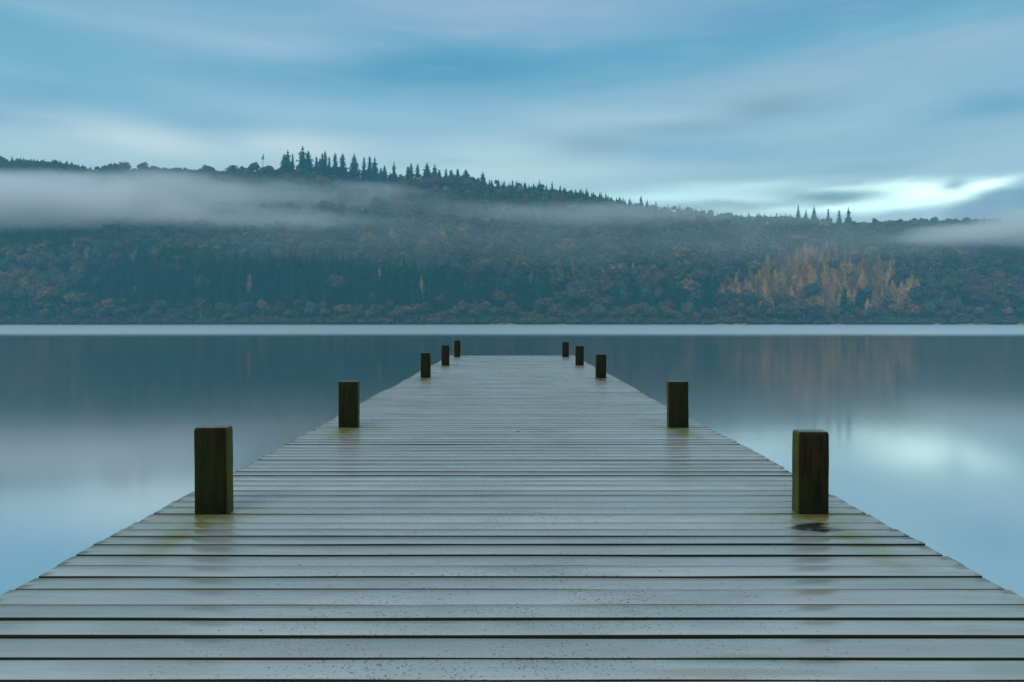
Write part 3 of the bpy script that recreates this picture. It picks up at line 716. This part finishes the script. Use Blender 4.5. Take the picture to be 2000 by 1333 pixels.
bp = t.new('ShaderNodeBump'); bp.inputs['Strength'].default_value = .5; bp.inputs['Distance'].default_value = .002
t.put(bp.inputs['Height'], g1); t.put(b.inputs['Normal'], bp.outputs[0])
def post_mesh(w_, dpt, h, sd):
    rg = np.random.default_rng(sd)
    zs = [-2.6, -1.2, -.06, 0.0, .06, .14, .22, .30, .38, h - .02, h - .010, h - .003, h]
    ins = [0] * 10 + [.002, .006, .013]
    bv = .007
    V, Fq, wn_ = [], [], []
    for z, q in zip(zs, ins):
        a_, b_ = w_ / 2 - q, dpt / 2 - q
        j = rg.normal(size=8) * .0008
        ring = [(-a_ + bv, -b_, 0), (a_ - bv, -b_, 0), (a_, -b_ + bv, 1), (a_, b_ - bv, 1), (a_ - bv, b_, 0), (-a_ + bv, b_, 0), (-a_, b_ - bv, 1), (-a_, -b_ + bv, 1)]
        for n_, (x, y, e_) in enumerate(ring): V.append((x + j[n_], y + j[(n_ + 3) % 8], z)); wn_.append(1.0 if e_ else .0)
    for i in range(len(zs) - 1):
        for j in range(8): Fq.append((i * 8 + j, i * 8 + (j + 1) % 8, (i + 1) * 8 + (j + 1) % 8, (i + 1) * 8 + j))
    o = (len(zs) - 1) * 8
    Fq += [(o, o + 1, o + 2, o + 3), (o, o + 3, o + 4, o + 7), (o + 4, o + 5, o + 6, o + 7)]
    me = mesh_np('post', V, Fq, [m_p])
    a = me.attributes.new('worn', 'FLOAT', 'POINT'); a.data.foreach_set('value', np.array(wn_, dtype=np.float32))
    return me
for q, (xl, xr, yf, h, tl) in enumerate(POSTS):
    dpt = .092
    o = link(bpy.data.objects.new('mooring_post', post_mesh(xr - xl, dpt, h, 70 + q)), jetty)
    o.location = ((xl + xr) / 2, yf + dpt / 2, DECK)
    o.rotation_euler = (rj.normal() * .006, tl + rj.normal() * .004, rj.normal() * .012 + (.02 if q == 0 else -.02 if q == 1 else 0))
# bearers under the deck
m_u, t, b = mat('under_timber'); b.inputs['Base Color'].default_value = (0.016, 0.015, 0.011, 1); b.inputs['Roughness'].default_value = .8
def box(x0, x1, y0, y1, z0, z1):
    return ([(x0, y0, z0), (x1, y0, z0), (x1, y1, z0), (x0, y1, z0), (x0, y0, z1), (x1, y0, z1), (x1, y1, z1), (x0, y1, z1)],
            [(0, 3, 2, 1), (4, 5, 6, 7), (0, 1, 5, 4), (1, 2, 6, 5), (2, 3, 7, 6), (3, 0, 4, 7)])
for x in (-1.48, -.75, 0, .75, 1.48):
    V, Fq = box(x - .04, x + .04, -3.1, END - .03, DECK - .035 - .17, DECK - .036)
    link(bpy.data.objects.new('bearer', mesh_np('bearer', V, Fq, [m_u])), jetty)
for yc in (3.87, 7.0, 13.2, 17.0, 21.2):
    V, Fq = box(-1.9, 1.9, yc + .08, yc + .16, DECK - .21 - .18, DECK - .208)
    link(bpy.data.objects.new('cross_beam', mesh_np('cross_beam', V, Fq, [m_u])), jetty)

# fallen leaves on the deck
def leaf(px, py, size, colour, rot, label):
    yv = gy(py); xv = (px - 1000) / F * yv
    m_, t_, b_ = mat('leaf_skin'); b_.inputs['Base Color'].default_value = (*colour, 1); b_.inputs['Roughness'].default_value = .5
    n = 10; V = []
    for i in range(n + 1):
        s = i / n; wd = math.sin(math.pi * s ** .8) * .32 * (1 + .15 * math.sin(i * 2.4))
        V += [(s - .5, -wd, .06 * math.sin(s * 5) + .05), (s - .5, 0, .03 * math.sin(s * 5) + .02), (s - .5, wd, .08 * math.sin(s * 4 + 1) + .05)]
    Fq = []
    for i in range(n): Fq += [(3 * i, 3 * i + 3, 3 * i + 4, 3 * i + 1), (3 * i + 1, 3 * i + 4, 3 * i + 5, 3 * i + 2)]
    o = link(bpy.data.objects.new('fallen_leaf', mesh_np('fallen_leaf', np.array(V) * size, Fq, [m_], True)))
    o.location = (xv, yv, DECK + .003); o.rotation_euler = (0, 0, rot); tag(o, label, 'leaf', 'fallen leaves on the jetty')
leaf(1018, 747.5, .06, (.42, .40, .08), .4, 'small yellow fallen leaf on the far part of the deck')
leaf(1012, 843.5, .05, (.32, .33, .06), .1, 'yellow green fallen leaf in a gap at the middle of the deck')
leaf(1172, 742.5, .19, (.36, .15, .06), .1, 'rust brown fallen leaf at the foot of the third right post')

# ------------------------------------------------------------------ fog banks and haze
def fog(name, px, py, Yw, rx, ry, rz, dens, label, seed, nscale=(2.0, 2.0, 1.6), tilt=0.0, cut=None):
    m = bpy.data.materials.new('fog'); m.use_nodes = True; t = NT(m.node_tree); t.n.clear()
    P = t.new('ShaderNodeTexCoord').outputs['Object']
    x, y, z = t.xyz(P)
    r = t.m('SQRT', t.m('ADD', t.m('ADD', t.m('MULTIPLY', x, x), t.m('MULTIPLY', y, y)), t.m('MULTIPLY', z, z)))
    n = t.noise(t.vadd(t.vmul(P, nscale), (seed, seed * 2, 0)), 1.0, 4.0, .5, .4)
    f = t.m('SUBTRACT', 1.0, t.m('ADD', r, t.m('MULTIPLY', t.m('SUBTRACT', n, .5), 1.5)))
    f = t.smooth(f, -.05, .85)
    rim = t.smooth(r, 1.0, .55); f = t.m('MULTIPLY', f, rim)
    if cut: f = t.m('MULTIPLY', f, t.smooth(z, cut[0], cut[1]))
    v = t.new('ShaderNodeVolumePrincipled'); v.inputs['Color'].default_value = (.99, .99, 1.0, 1); v.inputs['Anisotropy'].default_value = .0
    t.put(v.inputs['Density'], t.m('MULTIPLY', f, dens))
    t.l.new(v.outputs[0], t.new('ShaderNodeOutputMaterial').inputs['Volume'])
    V, Fq = lathe([(math.sin(a_), -math.cos(a_)) for a_ in np.linspace(0.001, math.pi - .001, 15)], 28)
    me = mesh_np(name, V, Fq, [m], True)
    o = link(bpy.data.objects.new(name, me))
    o.location = ((px - 1000) / F * Yw, Yw, (HOR - py) / F * Yw + CAMZ); o.scale = (rx, ry, rz); o.rotation_euler = (0, tilt, 0)
    return tag(o, label, 'fog bank', kind='stuff')
FOGS = [(900, 478, 700, 620, 95, 44, .0024, 'very thin veil of mist over the whole middle of the slope', 31.0, 0, None),
 (1750, 470, 720, 330, 80, 42, .0024, 'very thin veil of mist over the right of the slope', 33.0, 0, None),
 (40, 402, 690, 260, 60, 35, .080, 'thickest pale fog bank lying across the left of the hillside', 3.0, 0, (-1.0, -.15)),
 (330, 372, 720, 210, 50, 27, .028, 'soft upper veil of fog below the left ridge', 5.0, .03, None),
 (-20, 362, 735, 190, 50, 22, .042, 'fog rising over the slope at the left edge', 23.0, 0, None),
 (430, 428, 700, 230, 45, 19, .020, 'low tongue of fog trailing right from the thickest bank', 7.0, .02, (-1.0, .1)),
 (640, 392, 760, 210, 40, 32, .010, 'faint mist veil below the tall ridge conifers', 8.0, .05, None),
 (740, 372, 800, 90, 30, 13, .012, 'small wisp of mist below the middle ridge conifers', 9.5, .06, None),
 (1110, 420, 740, 230, 45, 19, .012, 'long thin mist band across the middle of the hillside', 11.0, .02, None),
 (1340, 408, 780, 190, 40, 17, .011, 'thin mist band below the saddle of the ridge', 12.6, .0, None),
 (1500, 425, 800, 150, 40, 18, .007, 'thin mist above the larch stand', 15.0, 0, None),
 (1925, 460, 690, 135, 45, 17, .038, 'pale tapering fog bank on the slope at the right edge', 17.0, -.03, (-1.0, .1)),
 (2050, 446, 700, 125, 45, 27, .042, 'upper fog lying over the ridge end at the right edge', 19.0, 0, None)]
for px, py, Yw, rx, ry, rz, dn, lab, sd, tl, cut in FOGS:
    fog('fog_bank', px, py, Yw, rx, ry, rz, dn, lab, sd, (rx / 75.0, 1.5, 1.1), tl, cut)

m = bpy.data.materials.new('haze'); m.use_nodes = True; t = NT(m.node_tree); t.n.clear()
v = t.new('ShaderNodeVolumePrincipled'); v.inputs['Color'].default_value = (.25, .78, .97, 1); v.inputs['Density'].default_value = .00031
v.inputs['Anisotropy'].default_value = 0.0
t.l.new(v.outputs[0], t.new('ShaderNodeOutputMaterial').inputs['Volume'])
V, Fq = box(-1450, 1450, -100, 1200, -2.5, 268)
hz = link(bpy.data.objects.new('haze', mesh_np('haze', V, Fq, [m])))
tag(hz, 'thin bluish morning haze over the lake and hillside', 'haze', kind='stuff')
